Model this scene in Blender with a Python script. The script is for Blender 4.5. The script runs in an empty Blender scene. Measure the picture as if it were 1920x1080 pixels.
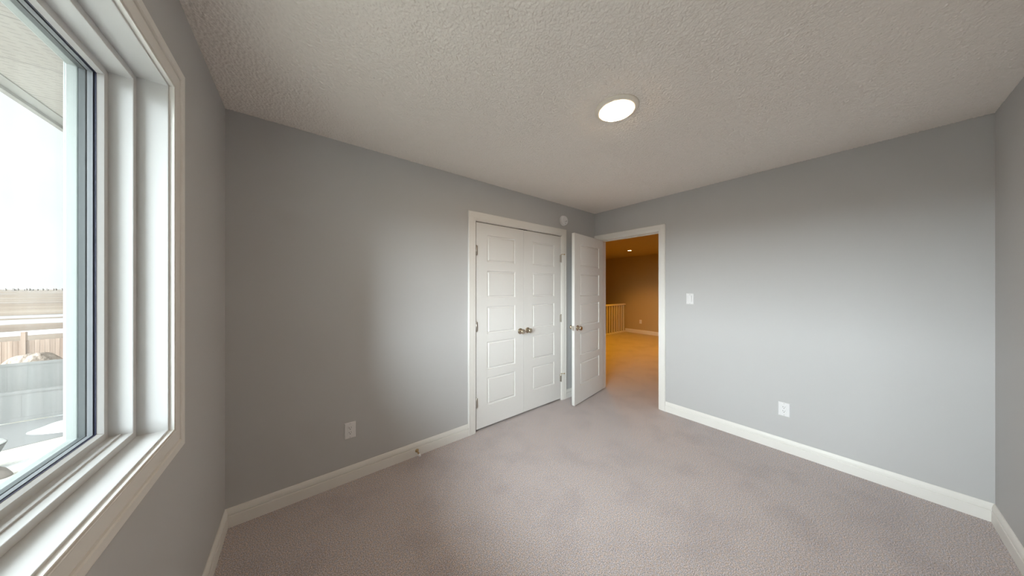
import bpy, bmesh, math, random
from mathutils import Vector, noise as pnoise
random.seed(7)
SC = bpy.context.scene
COL = SC.collection
# ------------------------------------------------------------------ measures (metres; back corner of the room = origin)
L, W, H = 3.596, 2.771, 2.44          # room: x -L..0, y -W..0
GROUND = -3.0
# ------------------------------------------------------------------ camera
cam_d = bpy.data.cameras.new('camera')
cam = bpy.data.objects.new('camera', cam_d)
COL.objects.link(cam)
cam_d.sensor_width = 36.0
cam_d.lens = 36.0 * 502.89 / 1920.0
cam_d.clip_start = 0.01
cam_d.clip_end = 3000
cam.location = (-3.2461, -2.253, 1.3939)
cam.rotation_euler = (math.pi / 2 + 0.0003, 0, 0.9058 - math.pi / 2)
SC.camera = cam
# ------------------------------------------------------------------ world, sun, exposure
SC.view_settings.view_transform = 'Standard'
SC.view_settings.look = 'None'
SC.view_settings.gamma = 1.0
SC.view_settings.use_curve_mapping = False
SC.view_settings.exposure = 0.10
SC.cycles.transparent_max_bounces = 24
SC.cycles.max_bounces = 14
SC.cycles.diffuse_bounces = 8
SC.cycles.sample_clamp_indirect = 8.0

world = bpy.data.worlds.new('overcast_sky')
SC.world = world
world.use_nodes = True
wn = world.node_tree
wn.nodes.clear()
w_tc = wn.nodes.new('ShaderNodeTexCoord')
w_map = wn.nodes.new('ShaderNodeMapping')
w_map.inputs['Scale'].default_value = (1.0, 1.0, 5.0)
w_noise = wn.nodes.new('ShaderNodeTexNoise')
w_noise.inputs['Scale'].default_value = 2.2
w_noise.inputs['Detail'].default_value = 6
w_ramp = wn.nodes.new('ShaderNodeValToRGB')
w_ramp.color_ramp.elements[0].position = 0.38
w_ramp.color_ramp.elements[0].color = (0.92, 0.955, 0.975, 1)
w_ramp.color_ramp.elements[1].position = 0.62
w_ramp.color_ramp.elements[1].color = (0.98, 1.0, 1.0, 1)
w_bg = wn.nodes.new('ShaderNodeBackground')
w_bg.inputs['Strength'].default_value = 1.25
w_out = wn.nodes.new('ShaderNodeOutputWorld')
wn.links.new(w_tc.outputs['Generated'], w_map.inputs['Vector'])
wn.links.new(w_map.outputs['Vector'], w_noise.inputs['Vector'])
wn.links.new(w_noise.outputs['Fac'], w_ramp.inputs['Fac'])
wn.links.new(w_ramp.outputs['Color'], w_bg.inputs['Color'])
wn.links.new(w_bg.outputs['Background'], w_out.inputs['Surface'])

SUN_AZ, SUN_EL = math.radians(15), math.radians(9)
sun_d = bpy.data.lights.new('veiled_sun', 'SUN')
sun_d.energy = 28.0
sun_d.angle = math.radians(70)
sun_d.color = (0.88, 0.94, 1.0)
sun = bpy.data.objects.new('veiled_sun', sun_d)
COL.objects.link(sun)
_dir = Vector((math.cos(SUN_AZ) * math.cos(SUN_EL), math.sin(SUN_AZ) * math.cos(SUN_EL), -math.sin(SUN_EL)))
sun.rotation_euler = _dir.to_track_quat('-Z', 'Y').to_euler()
sun.location = (-12, -8, 9)

LAMP_EMIT = 118.0
LAMP_COLOR = (1.0, 0.72, 0.45)
HALL_COLOR = (1.0, 0.42, 0.008)
HALL_WATT = 108.0

# ------------------------------------------------------------------ materials
def mat(name, color, rough=0.6, metal=0.0, spec=0.5):
    m = bpy.data.materials.new(name)
    m.use_nodes = True
    b = m.node_tree.nodes['Principled BSDF']
    b.inputs['Base Color'].default_value = (*color, 1)
    b.inputs['Roughness'].default_value = rough
    b.inputs['Metallic'].default_value = metal
    b.inputs['Specular IOR Level'].default_value = spec
    return m

def nd(m, t):
    return m.node_tree.nodes.new(t)

def lk(m, a, b):
    m.node_tree.links.new(a, b)

def bsdf(m):
    return m.node_tree.nodes['Principled BSDF']

def coords(m, scale=(1, 1, 1)):
    tc = nd(m, 'ShaderNodeTexCoord')
    mp = nd(m, 'ShaderNodeMapping')
    mp.inputs['Scale'].default_value = scale
    lk(m, tc.outputs['Object'], mp.inputs['Vector'])
    return mp.outputs['Vector']

def noise(m, vec, scale, detail=3, rough=0.5):
    n = nd(m, 'ShaderNodeTexNoise')
    n.inputs['Scale'].default_value = scale
    n.inputs['Detail'].default_value = detail
    n.inputs['Roughness'].default_value = rough
    lk(m, vec, n.inputs['Vector'])
    return n.outputs['Fac']

def ramp(m, fac, stops):
    r = nd(m, 'ShaderNodeValToRGB')
    e = r.color_ramp.elements
    while len(e) < len(stops):
        e.new(0.5)
    for i, (p, c) in enumerate(stops):
        e[i].position = p
        e[i].color = (*c, 1)
    lk(m, fac, r.inputs['Fac'])
    return r.outputs['Color']

def mixc(m, fac, a, b, mode='MIX'):
    x = nd(m, 'ShaderNodeMix')
    x.data_type = 'RGBA'
    x.blend_type = mode
    for sock, v in ((x.inputs[0], fac), (x.inputs[6], a), (x.inputs[7], b)):
        if hasattr(v, 'links') or hasattr(v, 'is_linked'):
            lk(m, v, sock)
        elif isinstance(v, (int, float)):
            sock.default_value = v
        else:
            sock.default_value = (*v, 1)
    return x.outputs[2]

def bump(m, height, strength, dist):
    b = nd(m, 'ShaderNodeBump')
    b.inputs['Strength'].default_value = strength
    b.inputs['Distance'].default_value = dist
    lk(m, height, b.inputs['Height'])
    lk(m, b.outputs['Normal'], bsdf(m).inputs['Normal'])

M = {}
M['paint'] = mat('grey_wall_paint', (0.512, 0.510, 0.512), 0.75, spec=0.25)
bump(M['paint'], noise(M['paint'], coords(M['paint']), 260, 2), 0.06, 0.001)

M['hall_lamp_tint'] = mat('hall_paint_lamp_cast', (0.52, 0.42, 0.24), 0.8, spec=0.2)  # orange cast of the lamps put into the hall wall and ceiling colour
m = M['ceiling'] = mat('textured_ceiling', (0.86, 0.815, 0.77), 0.9, spec=0.1)
v = coords(m)
bump(m, noise(m, v, 230, 2, 0.6), 0.4, 0.004)

M['trim'] = mat('white_trim_paint', (0.78, 0.765, 0.735), 0.38, spec=0.4)
M['door'] = mat('white_door_paint', (0.72, 0.71, 0.695), 0.42, spec=0.4)
bump(M['door'], noise(M['door'], coords(M['door'], (1, 1, 0.12)), 420, 2), 0.05, 0.0006)
M['vinyl'] = mat('white_window_vinyl', (0.61, 0.61, 0.61), 0.35)
M['exterior_vinyl'] = mat('exterior_window_vinyl', (0.33, 0.355, 0.345), 0.5)
M['plastic'] = mat('white_plastic', (0.78, 0.78, 0.79), 0.35)
M['slot'] = mat('dark_slot', (0.015, 0.015, 0.018), 0.6)
M['gasket'] = mat('dark_gasket', (0.012, 0.012, 0.035), 0.5)
M['spacer'] = mat('grey_spacer', (0.17, 0.18, 0.195), 0.5)
M['spacer_dark'] = mat('dark_grey_spacer', (0.075, 0.085, 0.088), 0.5)
M['nickel'] = mat('satin_nickel', (0.52, 0.45, 0.36), 0.22, metal=1.0)
M['steel'] = mat('brushed_steel', (0.50, 0.46, 0.41), 0.32, metal=1.0)
M['brass'] = mat('aged_brass', (0.50, 0.36, 0.20), 0.3, metal=1.0)
M['rubber'] = mat('white_rubber', (0.78, 0.78, 0.78), 0.6)
M['screw'] = mat('screw_paint', (0.55, 0.55, 0.55), 0.4)
M['lamp_trim'] = mat('lamp_trim_glow_tint', (0.82, 0.76, 0.67), 0.45)  # peach glow of the lamp tinted into the ring colour

m = M['carpet'] = mat('speckled_carpet', (0.4, 0.35, 0.3), 0.97, spec=0.05)
v = coords(m)
fib = ramp(m, noise(m, v, 225, 2, 0.8), [(0.32, (0.19, 0.155, 0.13)), (0.44, (0.42, 0.37, 0.33)),
                                          (0.54, (0.64, 0.555, 0.53)), (0.64, (0.95, 0.82, 0.80))])
tint = ramp(m, noise(m, v, 80, 2, 0.6), [(0.36, (0.90, 0.99, 1.14)), (0.64, (1.06, 1.01, 0.97))])
c1 = mixc(m, 1.0, fib, tint, 'MULTIPLY')
lay = ramp(m, noise(m, v, 3.2, 4, 0.6), [(0.36, (0.90, 0.90, 0.91)), (0.52, (1.0, 1.0, 1.0))])
c2 = mixc(m, 1.0, c1, lay, 'MULTIPLY')
lk(m, c2, bsdf(m).inputs['Base Color'])
bsdf(m).inputs['Sheen Weight'].default_value = 0.15
bump(m, noise(m, v, 225, 2, 0.8), 0.8, 0.007)

def emit_mat(name, color, strength):
    m = bpy.data.materials.new(name)
    m.use_nodes = True
    nt = m.node_tree
    nt.nodes.clear()
    e = nt.nodes.new('ShaderNodeEmission')
    e.inputs['Color'].default_value = (*color, 1)
    e.inputs['Strength'].default_value = strength
    o = nt.nodes.new('ShaderNodeOutputMaterial')
    nt.links.new(e.outputs[0], o.inputs['Surface'])
    return m
M['lamp_glow'] = emit_mat('lamp_diffuser_lit', LAMP_COLOR, LAMP_EMIT)
M['hall_glow'] = emit_mat('recessed_lamp_lit', (1.0, 0.72, 0.32), 30.0)

m = M['glass'] = bpy.data.materials.new('window_glass')
m.use_nodes = True
nt = m.node_tree
nt.nodes.clear()
lw = nt.nodes.new('ShaderNodeLayerWeight')
lw.inputs['Blend'].default_value = 0.5
pw = nt.nodes.new('ShaderNodeMath'); pw.operation = 'POWER'; pw.inputs[1].default_value = 5.0
ml = nt.nodes.new('ShaderNodeMath'); ml.operation = 'MULTIPLY_ADD'; ml.inputs[1].default_value = 0.35; ml.inputs[2].default_value = 0.012
tr = nt.nodes.new('ShaderNodeBsdfTransparent'); tr.inputs['Color'].default_value = (0.985, 0.995, 0.99, 1)
gl = nt.nodes.new('ShaderNodeBsdfGlossy'); gl.inputs['Roughness'].default_value = 0.0
mx = nt.nodes.new('ShaderNodeMixShader')
mo = nt.nodes.new('ShaderNodeOutputMaterial')
nt.links.new(lw.outputs['Facing'], pw.inputs[0])
nt.links.new(pw.outputs[0], ml.inputs[0])
nt.links.new(ml.outputs[0], mx.inputs[0])
nt.links.new(tr.outputs[0], mx.inputs[1])
nt.links.new(gl.outputs[0], mx.inputs[2])
nt.links.new(mx.outputs[0], mo.inputs['Surface'])

# outdoors
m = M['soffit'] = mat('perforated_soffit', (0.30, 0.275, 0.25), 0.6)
tc = nd(m, 'ShaderNodeTexCoord')
sx = nd(m, 'ShaderNodeSeparateXYZ')
lk(m, tc.outputs['Object'], sx.inputs[0])
def tri(sock, period, offs=0.0):
    a = nd(m, 'ShaderNodeMath'); a.operation = 'MULTIPLY_ADD'
    a.inputs[1].default_value = 1.0 / period; a.inputs[2].default_value = offs
    lk(m, sock, a.inputs[0])
    f = nd(m, 'ShaderNodeMath'); f.operation = 'FRACT'
    lk(m, a.outputs[0], f.inputs[0])
    return f.outputs[0]
def less(sock, val):
    a = nd(m, 'ShaderNodeMath'); a.operation = 'LESS_THAN'; a.inputs[1].default_value = val
    lk(m, sock, a.inputs[0])
    return a.outputs[0]
def mul(a, b):
    x = nd(m, 'ShaderNodeMath'); x.operation = 'MULTIPLY'
    lk(m, a, x.inputs[0]); lk(m, b, x.inputs[1])
    return x.outputs[0]
slit = mul(less(tri(sx.outputs['Y'], 0.024), 0.14), less(tri(sx.outputs['X'], 0.042), 0.6))
seam = less(tri(sx.outputs['Y'], 0.30), 0.02)
c = mixc(m, slit, (0.30, 0.275, 0.25), (0.17, 0.155, 0.14))
c = mixc(m, seam, c, (0.17, 0.155, 0.145))
lk(m, c, bsdf(m).inputs['Base Color'])

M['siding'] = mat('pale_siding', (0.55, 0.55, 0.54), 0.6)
M['snow'] = mat('old_snow', (0.86, 0.88, 0.90), 0.7)
bump(M['snow'], noise(M['snow'], coords(M['snow']), 9, 4), 0.4, 0.05)
m = M['vinyl_fence'] = mat('grey_vinyl_fence', (0.27, 0.275, 0.28), 0.55)
lk(m, ramp(m, noise(m, coords(m, (5.5, 5.5, 0.15)), 1.0, 2), [(0.35, (0.20, 0.195, 0.19)), (0.65, (0.25, 0.24, 0.232))]), bsdf(m).inputs['Base Color'])
m = M['wood_fence'] = mat('cedar_fence', (0.34, 0.27, 0.22), 0.8)
lk(m, ramp(m, noise(m, coords(m, (6.0, 6.0, 0.2)), 1.0, 3), [(0.35, (0.27, 0.185, 0.14)), (0.65, (0.40, 0.295, 0.235))]), bsdf(m).inputs['Base Color'])
m = M['dirt'] = mat('dry_dirt', (0.36, 0.28, 0.22), 0.95)
lk(m, ramp(m, noise(m, coords(m), 3.0, 5, 0.7), [(0.35, (0.22, 0.165, 0.13)), (0.65, (0.42, 0.33, 0.27))]), bsdf(m).inputs['Base Color'])
bump(m, noise(m, coords(m), 6, 5), 0.8, 0.15)
M['planter'] = mat('grey_planter', (0.16, 0.16, 0.165), 0.7)
M['stone'] = mat('brown_stone', (0.24, 0.20, 0.18), 0.85)
M['trees'] = mat('bare_trees', (0.26, 0.23, 0.21), 0.9)

m = M['field'] = mat('spring_field', (0.4, 0.35, 0.28), 0.95, spec=0.1)
vv = coords(m, (1, 1, 1))
grass = ramp(m, noise(m, coords(m, (0.012, 0.05, 1)), 1.0, 5, 0.65), [(0.30, (0.16, 0.115, 0.09)), (0.50, (0.27, 0.205, 0.16)), (0.70, (0.34, 0.275, 0.22))])
snowmask = ramp(m, noise(m, coords(m, (0.012, 0.075, 1)), 1.0, 4, 0.6), [(0.57, (0, 0, 0)), (0.60, (1, 1, 1))])
watermask = ramp(m, noise(m, coords(m, (0.006, 0.03, 1)), 1.7, 2, 0.5), [(0.63, (0, 0, 0)), (0.66, (1, 1, 1))])
c = mixc(m, snowmask, grass, (0.42, 0.425, 0.43))
c = mixc(m, watermask, c, (0.13, 0.14, 0.165))
lk(m, c, bsdf(m).inputs['Base Color'])
m = M['yard'] = mat('yard_ground', (0.5, 0.46, 0.4), 0.95, spec=0.1)
yg = ramp(m, noise(m, coords(m), 0.55, 5, 0.6), [(0.40, (0.66, 0.61, 0.52)), (0.52, (0.72, 0.68, 0.60)), (0.60, (0.86, 0.87, 0.88))])
lk(m, yg, bsdf(m).inputs['Base Color'])
bump(m, noise(m, coords(m), 14, 4), 0.4, 0.04)

# ------------------------------------------------------------------ mesh helpers
class MB:
    """collects shapes, then links them as one mesh object"""
    def __init__(self):
        self.v, self.f, self.smooth = [], [], []

    def add(self, verts, faces, smooth=False):
        o = len(self.v)
        self.v += [tuple(p) for p in verts]
        for f in faces:
            self.f.append([o + i for i in f])
            self.smooth.append(smooth)

    def box(self, a, b):
        x0, y0, z0 = [min(a[i], b[i]) for i in range(3)]
        x1, y1, z1 = [max(a[i], b[i]) for i in range(3)]
        vs = [(x0, y0, z0), (x1, y0, z0), (x1, y1, z0), (x0, y1, z0), (x0, y0, z1), (x1, y0, z1), (x1, y1, z1), (x0, y1, z1)]
        self.add(vs, [(0, 3, 2, 1), (4, 5, 6, 7), (0, 1, 5, 4), (1, 2, 6, 5), (2, 3, 7, 6), (3, 0, 4, 7)])
        return self

    def lathe(self, profile, origin, axis, seg=28, smooth=True, closed=True):
        """profile: list of (r, h) along axis"""
        ax = Vector(axis).normalized()
        u = ax.orthogonal().normalized()
        w = ax.cross(u)
        o = Vector(origin)
        vs = []
        for r, h in profile:
            for k in range(seg):
                a = 2 * math.pi * k / seg
                vs.append(o + ax * h + (u * math.cos(a) + w * math.sin(a)) * r)
        fs = []
        for i in range(len(profile) - 1):
            for k in range(seg):
                k2 = (k + 1) % seg
                fs.append((i * seg + k, i * seg + k2, (i + 1) * seg + k2, (i + 1) * seg + k))
        self.add(vs, fs, smooth)
        if closed:
            n = len(profile)
            self.add([vs[k] for k in range(seg)], [tuple(reversed(range(seg)))])
            self.add([vs[(n - 1) * seg + k] for k in range(seg)], [tuple(range(seg))])
        return self

    def build(self, name, material, parent=None, bevel=0.0, loc=None):
        me = bpy.data.meshes.new(name)
        me.from_pydata(self.v, [], self.f)
        for p, s in zip(me.polygons, self.smooth):
            p.use_smooth = s
        bm = bmesh.new()
        bm.from_mesh(me)
        bmesh.ops.remove_doubles(bm, verts=bm.verts, dist=1e-6)
        bmesh.ops.recalc_face_normals(bm, faces=bm.faces)
        bm.to_mesh(me)
        bm.free()
        me.materials.append(material)
        o = bpy.data.objects.new(name, me)
        COL.objects.link(o)
        if parent is not None:
            o.parent = parent
        if loc:
            o.location = loc
        if bevel:
            b = o.modifiers.new('soft_edge', 'BEVEL')
            b.width = bevel
            b.segments = 2
            b.limit_method = 'ANGLE'
            b.angle_limit = math.radians(40)
        return o

def tag(o, label, cat, group=None, kind=None):
    o['label'] = label
    o['category'] = cat
    if group:
        o['group'] = group
    if kind:
        o['kind'] = kind
    return o

def empty(name, loc=(0, 0, 0), rotz=0.0):
    o = bpy.data.objects.new(name, None)
    o.empty_display_size = 0.1
    COL.objects.link(o)
    o.location = loc
    o.rotation_euler = (0, 0, rotz)
    return o

def copy_tree(o, parent=None):
    c = o.copy()
    COL.objects.link(c)
    if parent is not None:
        c.parent = parent
    for ch in list(o.children):
        copy_tree(ch, c)
    return c

def frame_loops(mb, profile, plane, l, r, b, t, closed_bottom):
    """mitred frame. profile = [(outward offset, height off the wall)], closed loop.
    plane(u, v, h) -> point; opening l..r, b..t"""
    n = len(profile)
    rings = []
    for o, h in profile:
        if closed_bottom:
            pts = [(l - o, b - o), (l - o, t + o), (r + o, t + o), (r + o, b - o)]
        else:
            pts = [(l - o, b), (l - o, t + o), (r + o, t + o), (r + o, b)]
        rings.append([plane(u, v, h) for u, v in pts])
    vs = [p for ring in rings for p in ring]
    fs = []
    segs = 4 if closed_bottom else 3
    for i in range(n):
        j = (i + 1) % n
        for k in range(segs):
            k2 = (k + 1) % 4
            fs.append((i * 4 + k, i * 4 + k2, j * 4 + k2, j * 4 + k))
    if not closed_bottom:
        fs.append(tuple(i * 4 for i in range(n)))
        fs.append(tuple(i * 4 + 3 for i in reversed(range(n))))
    mb.add(vs, fs)
    return mb

# ------------------------------------------------------------------ the room shell
def structure(o, label, cat):
    return tag(o, label, cat, kind='structure')

WT = 0.165                                  # outer wall thickness
WY0, WY1 = -2.58, -0.850                    # window opening along y
WZ0, WZ1 = 0.924, 2.064
CX0, CX1, CZ = -1.925, -0.703, 2.043        # closet opening
DY0, DY1, DZ = -0.858, -0.097, 2.045        # doorway
J = 0.019                                   # jamb board thickness
HX1, HY0, HY1, HZ = 4.93, -2.2, 2.34, 2.385 # hall box
SY1 = 3.6                                   # far side of the stairwell

fl = MB()
fl.box((-L - 0.1, -W - 0.1, -0.12), (0.0, 0.62, 0.0))
fl.box((0.0, HY0 - 0.1, -0.12), (HX1 + 0.1, HY1, 0.0))
structure(fl.build('floor', M['carpet']), 'speckled beige carpet running through the bedroom into the hall', 'floor')
def stippled_ceiling():
    step = 0.0033
    nx, ny = int((L + 0.04) / step), int((W + 0.04) / step)
    vs, fs = [], []
    for j in range(ny + 1):
        y = -W - 0.02 + (W + 0.04) * j / ny
        for i in range(nx + 1):
            x = -L - 0.02 + (L + 0.04) * i / nx
            n = pnoise.noise((x * 175, y * 175, 0.3)) * 0.7 + pnoise.noise((x * 85, y * 85, 4.7)) * 0.3
            vs.append((x, y, H - 0.0042 * max(0.0, min(1.0, n * 1.6 + 0.35))))
    for j in range(ny):
        for i in range(nx):
            a = j * (nx + 1) + i
            fs.append((a, a + nx + 1, a + nx + 2, a + 1))
    me = bpy.data.meshes.new('ceiling')
    bm_v = vs + [(-L - 0.1, -W - 0.1, H + 0.10), (0.12, -W - 0.1, H + 0.10), (0.12, 0.12, H + 0.10), (-L - 0.1, 0.12, H + 0.10),
                 (-L - 0.1, -W - 0.1, H + 0.02), (0.12, -W - 0.1, H + 0.02), (0.12, 0.12, H + 0.02), (-L - 0.1, 0.12, H + 0.02)]
    o = len(vs)
    fs += [tuple(o + k for k in f) for f in ((0, 1, 2, 3), (7, 6, 5, 4), (0, 4, 5, 1), (1, 5, 6, 2), (2, 6, 7, 3), (3, 7, 4, 0))]
    me.from_pydata(bm_v, [], fs)
    me.polygons.foreach_set('use_smooth', [True] * len(fs))
    me.materials.append(M['ceiling'])
    ob = bpy.data.objects.new('ceiling', me)
    COL.objects.link(ob)
    return ob
structure(stippled_ceiling(), 'stippled off-white bedroom ceiling', 'ceiling')

x0, x1 = -L - WT, -L
ww = MB()
ww.box((x0, -W - 0.1, -0.12), (x1, WY0 - J, H + 0.1))
ww.box((x0, WY1 + J, -0.12), (x1, 0.12, H + 0.1))
ww.box((x0, WY0 - J, -0.12), (x1, WY1 + J, WZ0 - J))
ww.box((x0, WY0 - J, WZ1 + J), (x1, WY1 + J, H + 0.1))
structure(ww.build('wall_west', M['paint']), 'grey painted wall around the window', 'wall')
wn_ = MB()
wn_.box((-L, 0, -0.12), (CX0 - J, 0.12, H + 0.1))
wn_.box((CX1 + J, 0, -0.12), (0.0, 0.12, H + 0.1))
wn_.box((CX0 - J, 0, CZ + J), (CX1 + J, 0.12, H + 0.1))
structure(wn_.build('wall_north', M['paint']), 'grey painted wall holding the white closet doors', 'wall')
we = MB()
we.box((0, -W - 0.1, -0.12), (0.12, DY0 - J, H + 0.1))
we.box((0, DY1 + J, -0.12), (0.12, 0.12, H + 0.1))
we.box((0, DY0 - J, DZ + J), (0.12, DY1 + J, H + 0.1))
structure(we.build('wall_east', M['paint']), 'light grey painted wall with the doorway and light switch', 'wall')
structure(MB().box((-L, -W - 0.1, -0.12), (0.0, -W, H + 0.1)).build('wall_south', M['paint']),
          'narrow strip of grey wall at the picture edge right of the doorway wall', 'wall')
# closet interior, closed off behind its doors
cl = MB()
cl.box((-2.4, 0.62, -0.12), (0.0, 0.70, H)); cl.box((-2.48, 0.12, -0.12), (-2.4, 0.70, H))
cl.box((-2.48, 0.12, H), (0.12, 0.70, H + 0.08))
structure(cl.build('wall_closet', M['paint']), 'inner walls of the closet behind the double doors', 'wall')
# hall shell
structure(MB().box((HX1, HY0 - 0.1, -2.2), (HX1 + 0.1, SY1 + 0.1, HZ + 0.1)).build('wall_hall_east', M['hall_lamp_tint']),
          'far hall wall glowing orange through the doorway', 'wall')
structure(MB().box((0.12, SY1, -2.2), (HX1, SY1 + 0.1, HZ + 0.1)).build('wall_hall_north', M['hall_lamp_tint']),
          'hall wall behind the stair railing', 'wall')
structure(MB().box((0.12, HY0 - 0.1, 0.0), (HX1, HY0, HZ + 0.1)).build('wall_hall_south', M['hall_lamp_tint']),
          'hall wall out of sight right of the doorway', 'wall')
structure(MB().box((0.02, 0.12, -2.2), (0.12, SY1 + 0.1, HZ + 0.1)).build('wall_hall_west', M['hall_lamp_tint']),
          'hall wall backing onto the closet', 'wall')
structure(MB().box((0.12, HY0 - 0.1, HZ), (HX1 + 0.1, SY1 + 0.1, HZ + 0.1)).build('ceiling_hall', M['hall_lamp_tint']),
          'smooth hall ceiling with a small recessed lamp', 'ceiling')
structure(MB().box((0.12, HY1, -2.2), (HX1, SY1, -2.1)).build('floor_stairwell', M['carpet']),
          'carpeted landing down in the stairwell', 'floor')
structure(MB().box((0.12, HY1 - 0.02, -2.1), (HX1, HY1, -0.12)).build('wall_stairwell', M['hall_lamp_tint']),
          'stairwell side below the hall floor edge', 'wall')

# ---- baseboards
BB = [(0, 0.0), (0.014, 0.0), (0.014, 0.064), (0.0125, 0.067), (0.006, 0.0685), (0.006, 0.0725), (0.0125, 0.075),
      (0.0125, 0.080), (0.0115, 0.090), (0.0085, 0.100), (0.006, 0.107), (0.004, 0.1095), (0, 0.1095)]
def baseboard(name, a, b, inward, m0, m1, label):
    """run from a to b; profile grows along inward; m = 1 mitres into an inside corner"""
    a, b, n = Vector((*a, 0)), Vector((*b, 0)), Vector((*inward, 0))
    d = (b - a).normalized()
    vs = []
    for h, z in BB:
        vs.append(a + n * h + d * (h * m0) + Vector((0, 0, z)))
    for h, z in BB:
        vs.append(b + n * h - d * (h * m1) + Vector((0, 0, z)))
    k = len(BB)
    fs = [(i, (i + 1) % k, (i + 1) % k + k, i + k) for i in range(k)]
    fs += [tuple(range(k)), tuple(reversed(range(k, 2 * k)))]
    mb = MB(); mb.add(vs, fs)
    return structure(mb.build(name, M['trim']), label, 'baseboard')
CW = 0.080                                    # casing width
baseboard('baseboard_north', (-L, 0), (CX0 - 0.005 - CW, 0), (0, -1), 1, 0, 'white baseboard left of the closet under the outlet')
baseboard('baseboard_north_corner', (CX1 + 0.005 + CW, 0), (0, 0), (0, -1), 0, 1, 'short white baseboard behind the open door')
baseboard('baseboard_east', (0, -W), (0, DY0 - 0.005 - 0.073), (-1, 0), 1, 0, 'white baseboard along the light grey doorway wall')
baseboard('baseboard_west', (-L, 0), (-L, -W), (1, 0), 1, 1, 'white baseboard beneath the window')
baseboard('baseboard_south', (0, -W), (-L, -W), (0, 1), 1, 1, 'white baseboard at the lower right edge of the view')
baseboard('baseboard_hall', (HX1, HY1 - 0.06), (HX1, HY0), (-1, 0), 0, 0, 'hall baseboard under the far orange wall')

# ---- casings (profile: offset outward from opening, height off wall)
CAS = [(0.0, 0.0), (0.0, 0.009), (0.003, 0.0105), (0.012, 0.0105), (0.014, 0.0125), (0.020, 0.0125), (0.023, 0.0145),
       (0.060, 0.0165), (0.066, 0.0185), (0.076, 0.0185), (0.080, 0.015), (0.080, 0.0)]
def scaled(prof, w):
    return [(o * w / 0.080, h) for o, h in prof]

t1 = MB()
frame_loops(t1, CAS, lambda u, v, h: (u, -h, v), CX0 - 0.005, CX1 + 0.005, 0.0, CZ + 0.005, False)
# jamb boards
t1.box((CX0 - J, 0.0, 0), (CX0, 0.12, CZ + J)); t1.box((CX1, 0.0, 0), (CX1 + J, 0.12, CZ + J)); t1.box((CX0, 0.0, CZ), (CX1, 0.12, CZ + J))
structure(t1.build('trim_1', M['trim']), 'white casing framing the closet double doors', 'door trim')
t2 = MB()
frame_loops(t2, scaled(CAS, 0.073), lambda u, v, h: (-h, u, v), DY0 - 0.005, DY1 + 0.005, 0.0, DZ + 0.005, False)
t2.box((-0.012, DY1 + 0.0775, 0), (0.0, -0.001, DZ + 0.077))      # filler between casing and room corner
t2.box((0, DY0 - J, 0), (0.12, DY0, DZ + J)); t2.box((0, DY1, 0), (0.12, DY1 + J, DZ + J)); t2.box((0, DY0, DZ), (0.12, DY1, DZ + J))
# stop strips
t2.box((0.040, DY0, 0), (0.075, DY0 + 0.011, DZ)); t2.box((0.040, DY1 - 0.011, 0), (0.075, DY1, DZ)); t2.box((0.040, DY0 + 0.011, DZ - 0.011), (0.075, DY1 - 0.011, DZ))
frame_loops(t2, scaled(CAS, 0.073), lambda u, v, h: (0.12 + h, u, v), DY0 - 0.005, DY1 + 0.005, 0.0, DZ + 0.005, False)
structure(t2.build('trim_2', M['trim']), 'white casing and jamb around the hall doorway', 'door trim')
t3 = MB()
WCAS = [(0.0, 0.0), (0.0, 0.0135), (0.002, 0.0145), (0.0035, 0.007), (0.0058, 0.007), (0.0072, 0.0145), (0.010, 0.0155), (0.013, 0.0145), (0.0145, 0.0120),
        (0.052, 0.0135), (0.0535, 0.009), (0.0565, 0.009), (0.058, 0.0150), (0.0615, 0.0130), (0.064, 0.0165), (0.086, 0.0175), (0.092, 0.014), (0.092, 0.0)]
frame_loops(t3, WCAS, lambda u, v, h: (-L + h, u, v), WY0 - 0.005, WY1 + 0.005, WZ0 - 0.005, WZ1 + 0.005, True)
structure(t3.build('trim_3', M['trim']), 'white stepped casing around the window', 'window trim')

# ------------------------------------------------------------------ window
win = empty('window_1', (0, 0, 0))
structure(win, 'white framed triple-glazed picture window in the grey wall', 'window')
def wframe(mb, inset_out, inset_in, xa, xb):
    """rectangular ring between two insets of the opening, from depth xa to xb"""
    o, i = inset_out, inset_in
    ya, yb, za, zb = WY0 + o, WY1 - o, WZ0 + o, WZ1 - o
    y0, y1, z0, z1 = WY0 + i, WY1 - i, WZ0 + i, WZ1 - i
    ring = []
    for x in (xa, xb):
        ring += [(x, ya, za), (x, yb, za), (x, yb, zb), (x, ya, zb), (x, y0, z0), (x, y1, z0), (x, y1, z1), (x, y0, z1)]
    fs = []
    for k in range(4):
        k2 = (k + 1) % 4
        fs += [(k, k2, 4 + k2, 4 + k), (8 + k, 8 + 4 + k, 8 + 4 + k2, 8 + k2), (k, 8 + k, 8 + k2, k2), (4 + k, 4 + k2, 12 + k2, 12 + k)]
    mb.add(ring, fs)
    return mb
wframe(MB(), -J, 0.0, -L - 0.150, -L + 0.002).build('jamb_extension', M['vinyl'], win, 0.0015)
wframe(MB(), 0.0, 0.020, -L - 0.110, -L - 0.062).build('window_frame', M['vinyl'], win, 0.0015)
MB().box((-L - 0.093, WY0 + 0.02, WZ0 + 0.0195), (-L - 0.084, WY1 - 0.02, WZ0 + 0.0240)).build('sill_track', M['vinyl'], win, 0.001)
sash = MB()
wframe(sash, 0.0, 0.033, -L - 0.118, -L - 0.110)
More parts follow.
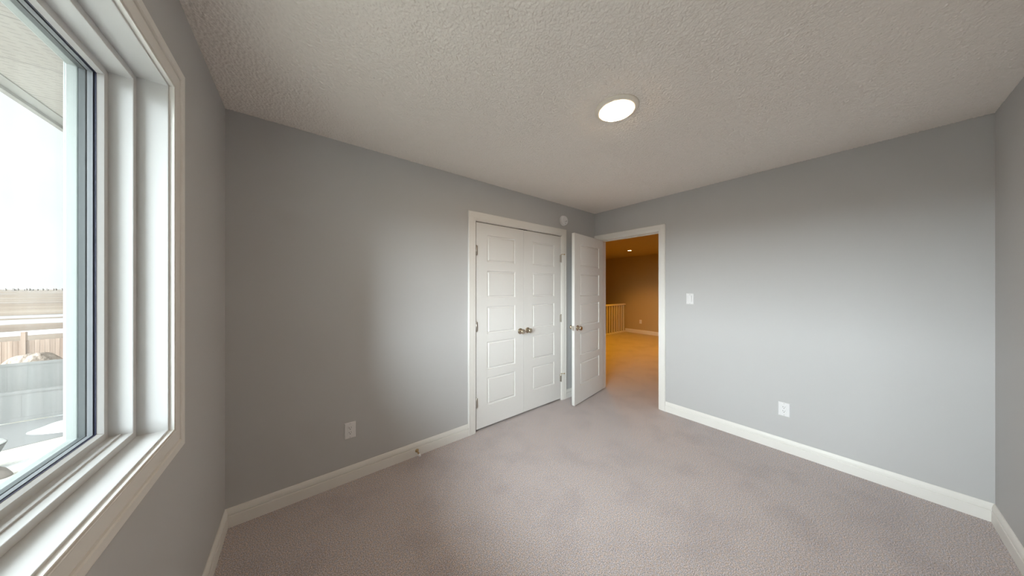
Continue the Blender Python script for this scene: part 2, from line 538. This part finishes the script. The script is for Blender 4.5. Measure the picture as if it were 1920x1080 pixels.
# bevelled glazing bead
ya, yb, za, zb = WY0, WY1, WZ0, WZ1
def ring_pts(x, i):
    return [(x, ya + i, za + i), (x, yb - i, za + i), (x, yb - i, zb - i), (x, ya + i, zb - i)]
pts = ring_pts(-L - 0.110, 0.034) + ring_pts(-L - 0.110, 0.044) + ring_pts(-L - 0.120, 0.047) + ring_pts(-L - 0.120, 0.034)
sash.build('sash_frame', M['vinyl'], win)
bead = MB()
fs = []
pts = ring_pts(-L - 0.108, 0.020) + ring_pts(-L - 0.108, 0.040) + ring_pts(-L - 0.1195, 0.044) + ring_pts(-L - 0.1195, 0.020)
for a in range(4):
    b = (a + 1) % 4
    for k in range(4):
        k2 = (k + 1) % 4
        fs.append((a * 4 + k, a * 4 + k2, b * 4 + k2, b * 4 + k))
bead.add(pts, fs)
bead.build('glazing_bead', M['vinyl'], win)
wframe(MB(), 0.020, 0.0445, -L - 0.1225, -L - 0.1195).build('gasket', M['gasket'], win)
wframe(MB(), 0.020, 0.0450, -L - 0.1350, -L - 0.1255).build('spacer', M['spacer'], win)
wframe(MB(), 0.020, 0.0450, -L - 0.1490, -L - 0.1380).build('spacer', M['spacer_dark'], win)
for x in (-0.1225, -0.1355, -0.1490):
    MB().box((-L + x - 0.003, WY0 + 0.03, WZ0 + 0.03), (-L + x, WY1 - 0.03, WZ1 - 0.03)).build('pane', M['glass'], win)
ex = MB()
wframe(ex, 0.0, 0.040, -L - 0.172, -L - 0.152)
wframe(ex, -0.045, 0.022, -L - 0.182, -L - 0.166)
ex.build('exterior_frame', M['exterior_vinyl'], win, 0.002)

# ------------------------------------------------------------------ doors
PANEL_Z = [(1.655, 1.920), (1.297, 1.566), (0.938, 1.210), (0.580, 0.857), (0.228, 0.500)]
def panel_face(mb, xs0, xs1, w, z0, z1, y, s):
    """one moulded face of a door leaf; s = outward direction sign along y"""
    xs = [0, xs0, xs1, w]
    zs = [z0]
    for a, b in reversed(PANEL_Z):
        zs += [a, b]
    zs.append(z1)
    for i in range(3):
        for j in range(len(zs) - 1):
            xa, xb, za, zb = xs[i], xs[i + 1], zs[j], zs[j + 1]
            if i == 1 and j % 2 == 1:
                steps = [(0.0, 0.0), (0.003, -0.0070), (0.010, -0.0095), (0.013, -0.0095), (0.022, -0.0015)]
                rings = [[(xa + o, y + s * d, za + o), (xb - o, y + s * d, za + o), (xb - o, y + s * d, zb - o), (xa + o, y + s * d, zb - o)] for o, d in steps]
                vs = [p for r in rings for p in r]
                fs = []
                for q in range(len(rings) - 1):
                    for k in range(4):
                        k2 = (k + 1) % 4
                        fs.append((q * 4 + k, q * 4 + k2, q * 4 + 4 + k2, q * 4 + 4 + k))
                q = (len(rings) - 1) * 4
                fs.append((q, q + 1, q + 2, q + 3))
                mb.add(vs, fs)
            else:
                mb.add([(xa, y, za), (xb, y, za), (xb, y, zb), (xa, y, zb)], [(0, 1, 2, 3)])
    return zs

def leaf_mesh(w, stile_a, stile_b, z0, z1, t):
    """leaf from x 0..w, y 0..t"""
    mb = MB()
    zs = panel_face(mb, stile_a, w - stile_b, w, z0, z1, 0.0, -1)
    panel_face(mb, stile_a, w - stile_b, w, z0, z1, t, 1)
    for xx in (0, w):
        for j in range(len(zs) - 1):
            mb.add([(xx, 0, zs[j]), (xx, t, zs[j]), (xx, t, zs[j + 1]), (xx, 0, zs[j + 1])], [(0, 1, 2, 3)])
    xs = [0, stile_a, w - stile_b, w]
    for zz in (z0, z1):
        for i in range(3):
            mb.add([(xs[i], 0, zz), (xs[i + 1], 0, zz), (xs[i + 1], t, zz), (xs[i], t, zz)], [(0, 1, 2, 3)])
    return mb

def knob(parent, x, y, z, s):
    """round knob on a rose; s = outward sign along the leaf's y"""
    rose = MB().lathe([(0.0325, 0), (0.0325, 0.004), (0.030, 0.007), (0.022, 0.010), (0.0135, 0.013), (0.012, 0.016)], (x, y, z), (0, s, 0), 32).build('door_knob', M['nickel'], parent)
    prof = [(0.011, 0.012), (0.0105, 0.024), (0.0125, 0.028), (0.019, 0.032), (0.0245, 0.038), (0.0268, 0.045), (0.0258, 0.052), (0.022, 0.057), (0.0185, 0.0595), (0.017, 0.0590), (0.008, 0.0585), (0.0005, 0.0585)]
    MB().lathe(prof, (x, y, z), (0, s, 0), 32).build('knob_grip', M['nickel'], rose)
    return rose

def hinge(parent, x, y, z, side, stop=False):
    """butt hinge: knuckle barrel at (x, y) and a leaf plate reaching to side"""
    mb = MB()
    mb.lathe([(0.003, -0.050), (0.0062, -0.047), (0.0062, 0.047), (0.003, 0.050)], (x, y, z), (0, 0, 1), 14)
    for k in (-0.027, -0.009, 0.009, 0.027):
        mb.lathe([(0.0068, k - 0.0015), (0.0068, k + 0.0015)], (x, y, z), (0, 0, 1), 14)
    mb.box((x, y + 0.001, z - 0.0445), (x + side * 0.016, y + 0.006, z + 0.0445))
    h = mb.build('hinge', M['steel'], parent)
    if stop:
        st = MB()
        st.lathe([(0.0035, 0), (0.0035, 0.040)], (x, y, z + 0.052), (-side * 0.75, -0.66, 0), 10)
        st.lathe([(0.0070, 0.036), (0.0080, 0.042), (0.0070, 0.048)], (x, y, z + 0.052), (-side * 0.75, -0.66, 0), 12)
        st.build('hinge_stop', M['brass'], h)
    return h

T = 0.035
mid = (CX0 + CX1) / 2
LW = mid - CX0 - 0.0072
LEAF_Y = 0.001
d1 = leaf_mesh(LW, 0.128, 0.118, 0.022, CZ - 0.009, T).build('door_1', M['door'], loc=(CX0 + 0.005, LEAF_Y, 0))
structure(d1, 'left leaf of the white five-panel closet doors', 'door')
knob(d1, LW - 0.048, 0, 0.923, -1)
for z in (1.760, 1.020, 0.280):
    hinge(d1, 0.001, -0.006, z, 1)
MB().box((LW - 0.055, 0.002, CZ - 0.008), (LW - 0.004, 0.030, CZ - 0.0015)).build('ball_catch', M['slot'], d1)
d2 = leaf_mesh(LW, 0.130, 0.118, 0.022, CZ - 0.009, T).build('door_2', M['door'], loc=(mid + 0.001, LEAF_Y, 0))
structure(d2, 'right leaf of the white five-panel closet doors', 'door')
knob(d2, 0.056, 0, 0.923, -1)
for z, st in ((1.760, True), (1.020, False), (0.280, True)):
    hinge(d2, LW + 0.001, -0.006, z, -1, st)
MB().box((0.004, 0.002, CZ - 0.008), (0.055, 0.030, CZ - 0.0015)).build('ball_catch', M['slot'], d2)

# open bedroom door: local x runs from the hinge to the free edge, y 0 is the face turned to the viewer
ang = math.radians(8.25)
DW = 0.750
hx, hy = -0.005, -0.099
# leaf back plane passes the hinge; viewer face lies T towards -y
d3 = leaf_mesh(DW, 0.125, 0.130, 0.018, 2.040, T).build('door_3', M['door'])
structure(d3, 'white five-panel bedroom door standing open beside the doorway', 'door')
# local +x -> (-cos, -sin), mirrored leaf: rotate by pi + ang, local y 0..T then grows towards -y ... so swap faces
d3.rotation_euler = (0, 0, math.pi + ang)
d3.location = (hx, hy, 0)
knob(d3, DW - 0.062, T, 0.923, 1)
knob(d3, DW - 0.062, 0, 0.923, -1)
MB().box((DW - 0.0005, T / 2 - 0.0125, 0.895), (DW + 0.001, T / 2 + 0.0125, 0.951)).build('latch_plate', M['steel'], d3)
MB().lathe([(0.008, 0), (0.008, 0.006), (0.005, 0.009)], (DW, T / 2, 0.923), (1, 0, 0), 14).build('latch_bolt', M['steel'], d3)
for z in (1.800, 1.040, 0.250):
    hinge(d3, -0.002, -0.004, z, 1)

# ------------------------------------------------------------------ wall fittings (local: x along wall, -y out of the wall)
def plate(mb_name, parent):
    p = MB()
    a, b, d = 0.035, 0.0575, 0.006
    # bevelled plate
    r0 = [(-a, 0, -b), (a, 0, -b), (a, 0, b), (-a, 0, b)]
    r1 = [(-a, -0.002, -b), (a, -0.002, -b), (a, -0.002, b), (-a, -0.002, b)]
    k = 0.004
    r2 = [(-a + k, -d, -b + k), (a - k, -d, -b + k), (a - k, -d, b - k), (-a + k, -d, b - k)]
    k = 0.0175
    k2 = 0.0235
    r3 = [(-a + k, -d, -b + k2), (a - k, -d, -b + k2), (a - k, -d, b - k2), (-a + k, -d, b - k2)]
    r4 = [(x, -d + 0.003, z) for x, y, z in r3]
    rings = [r0, r1, r2, r3, r4]
    vs = [q for r in rings for q in r]
    fs = []
    for i in range(4):
        for k in range(4):
            kk = (k + 1) % 4
            fs.append((i * 4 + k, i * 4 + kk, i * 4 + 4 + kk, i * 4 + 4 + k))
    fs += [(0, 1, 2, 3), (16, 17, 18, 19)]
    p.add(vs, fs)
    o = p.build(mb_name, M['plastic'], parent)
    for z in (0.0475, -0.0475):
        MB().lathe([(0.0032, 0), (0.0032, 0.0006), (0.0015, 0.001)], (0, -d, z), (0, -1, 0), 12).build('screw', M['screw'], o)
    return o

def outlet():
    r = empty('electrical_outlet')
    plate('cover_plate', r)
    f = MB().box((-0.0163, -0.0085, -0.0325), (0.0163, -0.003, 0.0325)).build('receptacle', M['plastic'], r, 0.001)
    s = MB()
    for zc in (0.0165, -0.0165):
        s.box((-0.0075, -0.0088, zc + 0.0005), (-0.0052, -0.0078, zc + 0.0095))
        s.box((0.0052, -0.0088, zc + 0.0012), (0.0072, -0.0078, zc + 0.0088))
        s.lathe([(0.0028, 0), (0.0028, 0.0008)], (0, -0.0080, zc - 0.0065), (0, -1, 0), 12)
    s.build('slots', M['slot'], f)
    return r
o1 = outlet()
o1.location = (-2.970, 0, 0.365)
tag(o1, 'white outlet on the grey wall above the baseboard, left of the closet doors', 'outlet')
o2 = copy_tree(o1)
o2.location = (0, -1.884, 0.358)
o2.rotation_euler = (0, 0, math.radians(-90))
tag(o2, 'white outlet low on the light grey wall beneath and right of the switch', 'outlet')
o3 = copy_tree(o1)
o3.location = (HX1, 1.785, 0.362)
o3.rotation_euler = (0, 0, math.radians(-90))
tag(o3, 'orange-lit outlet on the far hall wall seen through the doorway', 'outlet')

sw = empty('light_switch', (0, -1.178, 1.279), math.radians(-90))
tag(sw, 'white rocker light switch on the light grey wall right of the doorway', 'light switch')
plate('cover_plate', sw)
rk = MB()
rk.add([(-0.0163, -0.003, -0.0325), (0.0163, -0.003, -0.0325), (0.0163, -0.003, 0.0325), (-0.0163, -0.003, 0.0325),
        (-0.0155, -0.0078, -0.0315), (0.0155, -0.0078, -0.0315), (0.0155, -0.0105, 0.0315), (-0.0155, -0.0105, 0.0315),
        (-0.0155, -0.0068, 0.0), (0.0155, -0.0068, 0.0)],
       [(0, 1, 2, 3), (4, 5, 9, 8), (8, 9, 6, 7), (0, 1, 5, 4), (3, 2, 6, 7), (0, 4, 8, 7, 3), (1, 2, 6, 9, 5)])
rk.build('rocker', M['plastic'], sw)

# ---- round alarm on the wall above the closet
det = empty('smoke_detector', (-0.668, 0, 2.236))
tag(det, 'round white smoke detector on the wall above the closet corner', 'smoke detector')
MB().lathe([(0.060, 0), (0.064, 0.002), (0.064, 0.010), (0.061, 0.013)], (0, 0, 0), (0, -1, 0), 48).build('base_ring', M['plastic'], det)
b = MB().lathe([(0.058, 0.012), (0.060, 0.016), (0.059, 0.027), (0.055, 0.034), (0.048, 0.038), (0.030, 0.0385), (0.0005, 0.0385)], (0, 0, 0), (0, -1, 0), 48).build('cover', M['plastic'], det)
MB().lathe([(0.0045, 0), (0.0045, 0.0010)], (0.004, -0.0383, -0.013), (0, -1, 0), 14).build('test_button', M['slot'], b)
MB().lathe([(0.0040, 0), (0.0040, 0.0010)], (0.004, -0.0383, -0.037), (0, -1, 0), 14).build('indicator', M['slot'], b)
MB().lathe([(0.0050, 0), (0.0050, 0.0010)], (0.026, -0.0383, -0.006), (0, -1, 0), 14).build('sounder_hole', M['slot'], b)
gr = MB()
for k in range(9):
    a = math.radians(100 + k * 20)
    gr.lathe([(0.0013, 0), (0.0013, 0.0006)], (0.036 * math.cos(a), -0.0383, 0.036 * math.sin(a)), (0, -1, 0), 8)
gr.build('vent_holes', M['screw'], b)

# ---- spring door stop on the baseboard
ds = empty('door_stop', (-2.493, -0.014, 0.046))
tag(ds, 'small brass door stop with white tip screwed to the baseboard', 'door stop')
MB().lathe([(0.0145, 0), (0.0145, 0.003), (0.011, 0.007), (0.006, 0.009)], (0, 0, 0), (0, -1, 0), 24).build('mounting_base', M['brass'], ds)
spr = MB()
n, turns, rr, wr, ln = 240, 16, 0.0052, 0.0011, 0.052
ring_prev = None
vs, fs = [], []
for i in range(n + 1):
    t = i / n
    a = t * turns * 2 * math.pi
    c = Vector((rr * math.cos(a), -0.008 - ln * t, rr * math.sin(a)))
    rad = Vector((math.cos(a), 0, math.sin(a)))
    for k in range(5):
        b_ = 2 * math.pi * k / 5
        vs.append(c + rad * (wr * math.cos(b_)) + Vector((0, 1, 0)) * (wr * math.sin(b_)))
for i in range(n):
    for k in range(5):
        fs.append((i * 5 + k, i * 5 + (k + 1) % 5, (i + 1) * 5 + (k + 1) % 5, (i + 1) * 5 + k))
spr.add(vs, fs, True)
spr.lathe([(0.0042, 0.006), (0.0042, 0.062)], (0, 0, 0), (0, -1, 0), 12)
spr.build('spring', M['brass'], ds)
MB().lathe([(0.0075, 0.056), (0.0098, 0.060), (0.0098, 0.072), (0.0075, 0.077), (0.003, 0.078)], (0, 0, 0), (0, -1, 0), 20).build('rubber_tip', M['rubber'], ds)
ds.rotation_euler = (math.radians(6), 0, 0)

# ------------------------------------------------------------------ lamps
cl_ = empty('ceiling_light', (-1.805, -1.400, H))
tag(cl_, 'round flush disc lamp lit in the bedroom ceiling', 'ceiling light')
MB().lathe([(0.119, 0), (0.121, -0.004), (0.118, -0.010), (0.110, -0.0145), (0.100, -0.0175), (0.0910, -0.0185), (0.0900, -0.016)],
           (0, 0, 0), (0, 0, 1), 64, closed=False).build('trim_ring', M['lamp_trim'], cl_)
MB().lathe([(0.0902, -0.0165), (0.0902, -0.0198), (0.0885, -0.0212), (0.050, -0.0228), (0.0005, -0.0232)], (0, 0, 0), (0, 0, 1), 64, closed=False).build('diffuser', M['lamp_glow'], cl_)

def recessed(x, y):
    r = empty('recessed_light', (x, y, HZ))
    MB().lathe([(0.062, 0), (0.062, -0.003), (0.052, -0.005), (0.046, -0.003), (0.044, 0.0)], (0, 0, 0), (0, 0, 1), 32, closed=False).build('trim_ring', M['lamp_trim'], r)
    MB().lathe([(0.045, -0.001), (0.0005, -0.0015)], (0, 0, 0), (0, 0, 1), 32, closed=False).build('lamp_face', M['hall_glow'], r)
    ld = bpy.data.lights.new('recessed_lamp_light', 'SPOT')
    ld.energy = HALL_WATT
    ld.color = HALL_COLOR
    ld.spot_size = math.radians(125)
    ld.spot_blend = 0.9
    ld.shadow_soft_size = 0.045
    lo = bpy.data.objects.new('lamp_light', ld)
    COL.objects.link(lo)
    lo.parent = r
    lo.location = (0, 0, -0.055)
    return r
r1 = recessed(3.56, 1.40)
tag(r1, 'small glowing recessed lamp in the hall ceiling above the railing', 'recessed light', 'hall ceiling lamps')
for (x, y) in ((3.56, -1.0), (1.3, 1.0)):  # unseen lamps added to brighten the hall
    rr_ = recessed(x, y)
    tag(rr_, 'recessed lamp out of sight, added to light the hall', 'recessed light', 'added hall lamps out of sight')

# ------------------------------------------------------------------ stair railing in the hall
RY = 2.29
rail = empty('stair_railing', (2.2, RY, 0))
tag(rail, 'white stair railing with square balusters in the hall', 'railing')
MB().box((0, -0.034, 0.855), (HX1 - 2.2 - 0.001, 0.034, 0.900)).build('handrail', M['trim'], rail, 0.006)
MB().box((0, -0.045, 0.0), (HX1 - 2.2 - 0.001, 0.045, 0.032)).build('bottom_rail', M['trim'], rail, 0.004)
proto = MB().box((-0.019, -0.019, 0.030), (0.019, 0.019, 0.860)).build('baluster', M['trim'], rail, 0.002)
xs = 3.909 - 0.132 * 12
k = 0
for i in range(20):
    x = xs + 0.132 * i
    if x > HX1 - 0.08:
        break
    b = proto if k == 0 else proto.copy()
    if k:
        COL.objects.link(b)
        b.parent = rail
    b.location = (x - 2.2, 0, 0)
    k += 1

# ------------------------------------------------------------------ outdoors
XO = -L - WT
structure(MB().box((-60, -60, GROUND - 0.3), (60, 30, GROUND)).build('ground_yard', M['yard']),
          'pale yard with melting snow below the window', 'ground')
structure(MB().box((-900, 30, GROUND - 0.3), (500, 1500, GROUND)).build('ground_field', M['field']),
          'flat brown fields with snow streaks out to the horizon', 'field')
structure(MB().box((-900, -400, GROUND - 0.3), (-60, 30, GROUND)).build('ground_field_west', M['snow']),
          'flat fields west of the yard', 'field')
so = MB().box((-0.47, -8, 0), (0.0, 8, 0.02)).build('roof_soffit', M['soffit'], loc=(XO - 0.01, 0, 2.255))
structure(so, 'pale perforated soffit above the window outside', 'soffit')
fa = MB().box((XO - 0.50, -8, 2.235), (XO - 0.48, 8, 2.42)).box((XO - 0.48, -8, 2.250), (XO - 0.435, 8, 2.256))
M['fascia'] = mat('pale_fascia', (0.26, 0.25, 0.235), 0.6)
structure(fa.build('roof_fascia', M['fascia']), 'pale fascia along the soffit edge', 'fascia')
rf = MB()
rf.add([(XO - 0.58, -8, 2.40), (XO - 0.58, 8, 2.40), (8, 8, 5.0), (8, -8, 5.0), (XO - 0.58, -8, 2.46), (XO - 0.58, 8, 2.46), (8, 8, 5.06), (8, -8, 5.06)],
       [(0, 1, 2, 3), (4, 5, 6, 7), (0, 1, 5, 4), (2, 3, 7, 6), (1, 2, 6, 5), (0, 3, 7, 4)])
structure(rf.build('roof', M['siding']), 'roof slope above the room', 'roof')
hs = MB().box((XO - 0.01, -8, GROUND), (XO, 4.5, -0.12))
structure(hs.build('wall_exterior', M['siding']), 'outside wall below the window', 'wall')

NEAR_Y, NEAR_TOP = 14.62, -1.98
def fence(name, y, xa, xb, top, material, label, cat, style):
    r = empty(name, (xa, y, GROUND))
    tag(r, label, cat)
    n = int(round((xb - xa) / 2.4))
    hgt = top - GROUND
    pw_ = (xb - xa) / n
    for i in range(n):
        p = MB()
        if style == 'vinyl':
            nb = 12
            for q in range(nb):
                a = i * pw_ + 0.06 + (pw_ - 0.12) * q / nb
                p.box((a, -0.012 - 0.0012 * (q % 2), 0.06), (a + (pw_ - 0.12) / nb, 0.012, hgt - 0.05))
            p.box((i * pw_ + 0.06, -0.009, 0.07), ((i + 1) * pw_ - 0.06, 0.009, hgt - 0.06))
        else:
            nb = 17
            for q in range(nb):
                a = i * pw_ + pw_ * q / nb
                p.box((a + 0.004, -0.03, 0.05), (a + pw_ / nb - 0.004, -0.012, hgt - 0.02 * (q % 2)))
            p.box((i * pw_, -0.011, 0.3), ((i + 1) * pw_, 0.02, 0.39)); p.box((i * pw_, -0.011, hgt - 0.4), ((i + 1) * pw_, 0.02, hgt - 0.31))
        p.build('panel', material, r)
        rl = MB()
        if style == 'vinyl':
            rl.box((i * pw_ + 0.05, -0.035, hgt - 0.09), ((i + 1) * pw_ - 0.05, 0.035, hgt))
            rl.build('rail', material, r)
            MB().box((i * pw_ + 0.05, -0.035, 0.04), ((i + 1) * pw_ - 0.05, 0.035, 0.16)).build('rail', material, r)
    for i in range(n + 1):
        hw = 0.045 if style == 'vinyl' else 0.07
        MB().box((i * pw_ - hw, -hw, 0), (i * pw_ + hw, hw, hgt + (0.0 if style == 'vinyl' else 0.42))).build('post', material, r, 0.01)
    return r
fence('grey_fence', NEAR_Y, -16.1, -1.7, NEAR_TOP, M['vinyl_fence'], 'nearer pale grey board fence standing beyond the snowy yard', 'fence', 'vinyl')
fence('grey_fence', 16.28, -19.1, -2.3, -1.30, M['vinyl_fence'], 'farther pale grey fence behind the nearer one, in front of the brown fence', 'fence', 'vinyl')
fence('wooden_fence', 23.2, -24.0 + 0.3, -7.2 + 0.3, -1.20, M['wood_fence'], 'brown wooden fence at the edge of the open fields', 'fence', 'wood')

def mound(name, cx, cy, rx, ry, h, material, label, cat, seed=1, kind=None, rot=0.0):
    rnd = random.Random(seed)
    ph = [rnd.uniform(0, 6.28) for _ in range(8)]
    nr, ns = 12, 40
    vs = [(0, 0, h)]
    fs = []
    for i in range(1, nr + 1):
        t = i / nr
        for k in range(ns):
            a = 2 * math.pi * k / ns
            wob = 1 + 0.07 * math.sin(3 * a + ph[0]) + 0.05 * math.sin(5 * a + ph[1])
            z = h * max(0.0, math.cos(t * math.pi / 2)) ** 0.8 * (1 + 0.16 * math.sin(4 * a + 5 * t + ph[2]) * t + 0.10 * math.sin(9 * a - 7 * t + ph[3]) * t)
            vs.append((rx * t * wob * math.cos(a), ry * t * wob * math.sin(a), z - (0.02 if i == nr else 0)))
    for k in range(ns):
        fs.append((0, 1 + k, 1 + (k + 1) % ns))
    for i in range(nr - 1):
        for k in range(ns):
            a, b = 1 + i * ns + k, 1 + i * ns + (k + 1) % ns
            fs.append((a, a + ns, b + ns, b))
    fs.append(tuple(1 + (nr - 1) * ns + k for k in range(ns)))
    mb = MB()
    mb.add(vs, fs, True)
    o = mb.build(name, material, loc=(cx, cy, GROUND))
    o.rotation_euler = (0, 0, rot)
    return tag(o, label, cat, kind=kind)
gp = MB()
gp.add([(-14.5, 10.13, GROUND - 0.01), (-2.4, 14.55, GROUND - 0.01), (-14.5, 14.55, GROUND - 0.01), (-14.5, 10.13, GROUND + 0.012), (-2.4, 14.55, GROUND + 0.012), (-14.5, 14.55, GROUND + 0.012)],
       [(0, 2, 1), (3, 4, 5), (0, 1, 4, 3), (1, 2, 5, 4), (2, 0, 3, 5)])
M['gravel'] = mat('grey_gravel', (0.22, 0.212, 0.208), 0.95)
structure(gp.build('ground_gravel', M['gravel']), 'grey gravel strip in front of the nearer fence', 'ground')
mound('snow_patch', -8.72, 13.35, 1.2, 0.76, 0.07, M['snow'], 'white oval snow patch on the grey gravel by the nearer fence', 'snow', 3)
mound('dirt_mound', -13.3, 22.0, 1.25, 0.8, 1.27, M['dirt'], 'brown dirt pile heaped in front of the wooden fence', 'dirt pile', 5)
mound('snow_bank', -23.2, 46.0, 14.0, 0.9, 0.35, M['snow'], 'long pale snow bank beyond the wooden fence', 'snow', 8, rot=math.radians(14))
# planter with snow on top at the left edge
pl = empty('garden_planter', (-9.35, 10.6, GROUND))
tag(pl, 'grey tapered garden planter capped with snow at the yard edge', 'planter')
MB().lathe([(0.16, 0), (0.20, 0.10), (0.36, 0.55), (0.38, 0.60)], (0, 0, 0), (0, 0, 1), 24).build('pot', M['planter'], pl)
MB().lathe([(0.37, 0.60), (0.33, 0.66), (0.18, 0.72), (0.001, 0.74)], (0, 0, 0), (0, 0, 1), 24).build('snow_cap', M['snow'], pl)
mound('boulder', -8.80, 9.95, 0.20, 0.18, 0.26, M['stone'], 'small brown stone on the pale yard below the window', 'stone', 21)
# far tree line on the horizon
tl = MB()
rnd = random.Random(4)
for k in range(420):
    x = -640 + k * 2.2 + rnd.uniform(-1, 1)
    h = rnd.uniform(2.0, 4.5) + (2.5 if rnd.random() < 0.08 else 0)
    tl.lathe([(0.5, 0), (1.1, h * 0.35), (0.7, h * 0.75), (0.05, h)], (x, 880 + rnd.uniform(-30, 30), GROUND), (0, 0, 1), 7)
tag(tl.build('treeline', M['trees']), 'thin line of bare trees along the horizon', 'trees', kind='stuff')
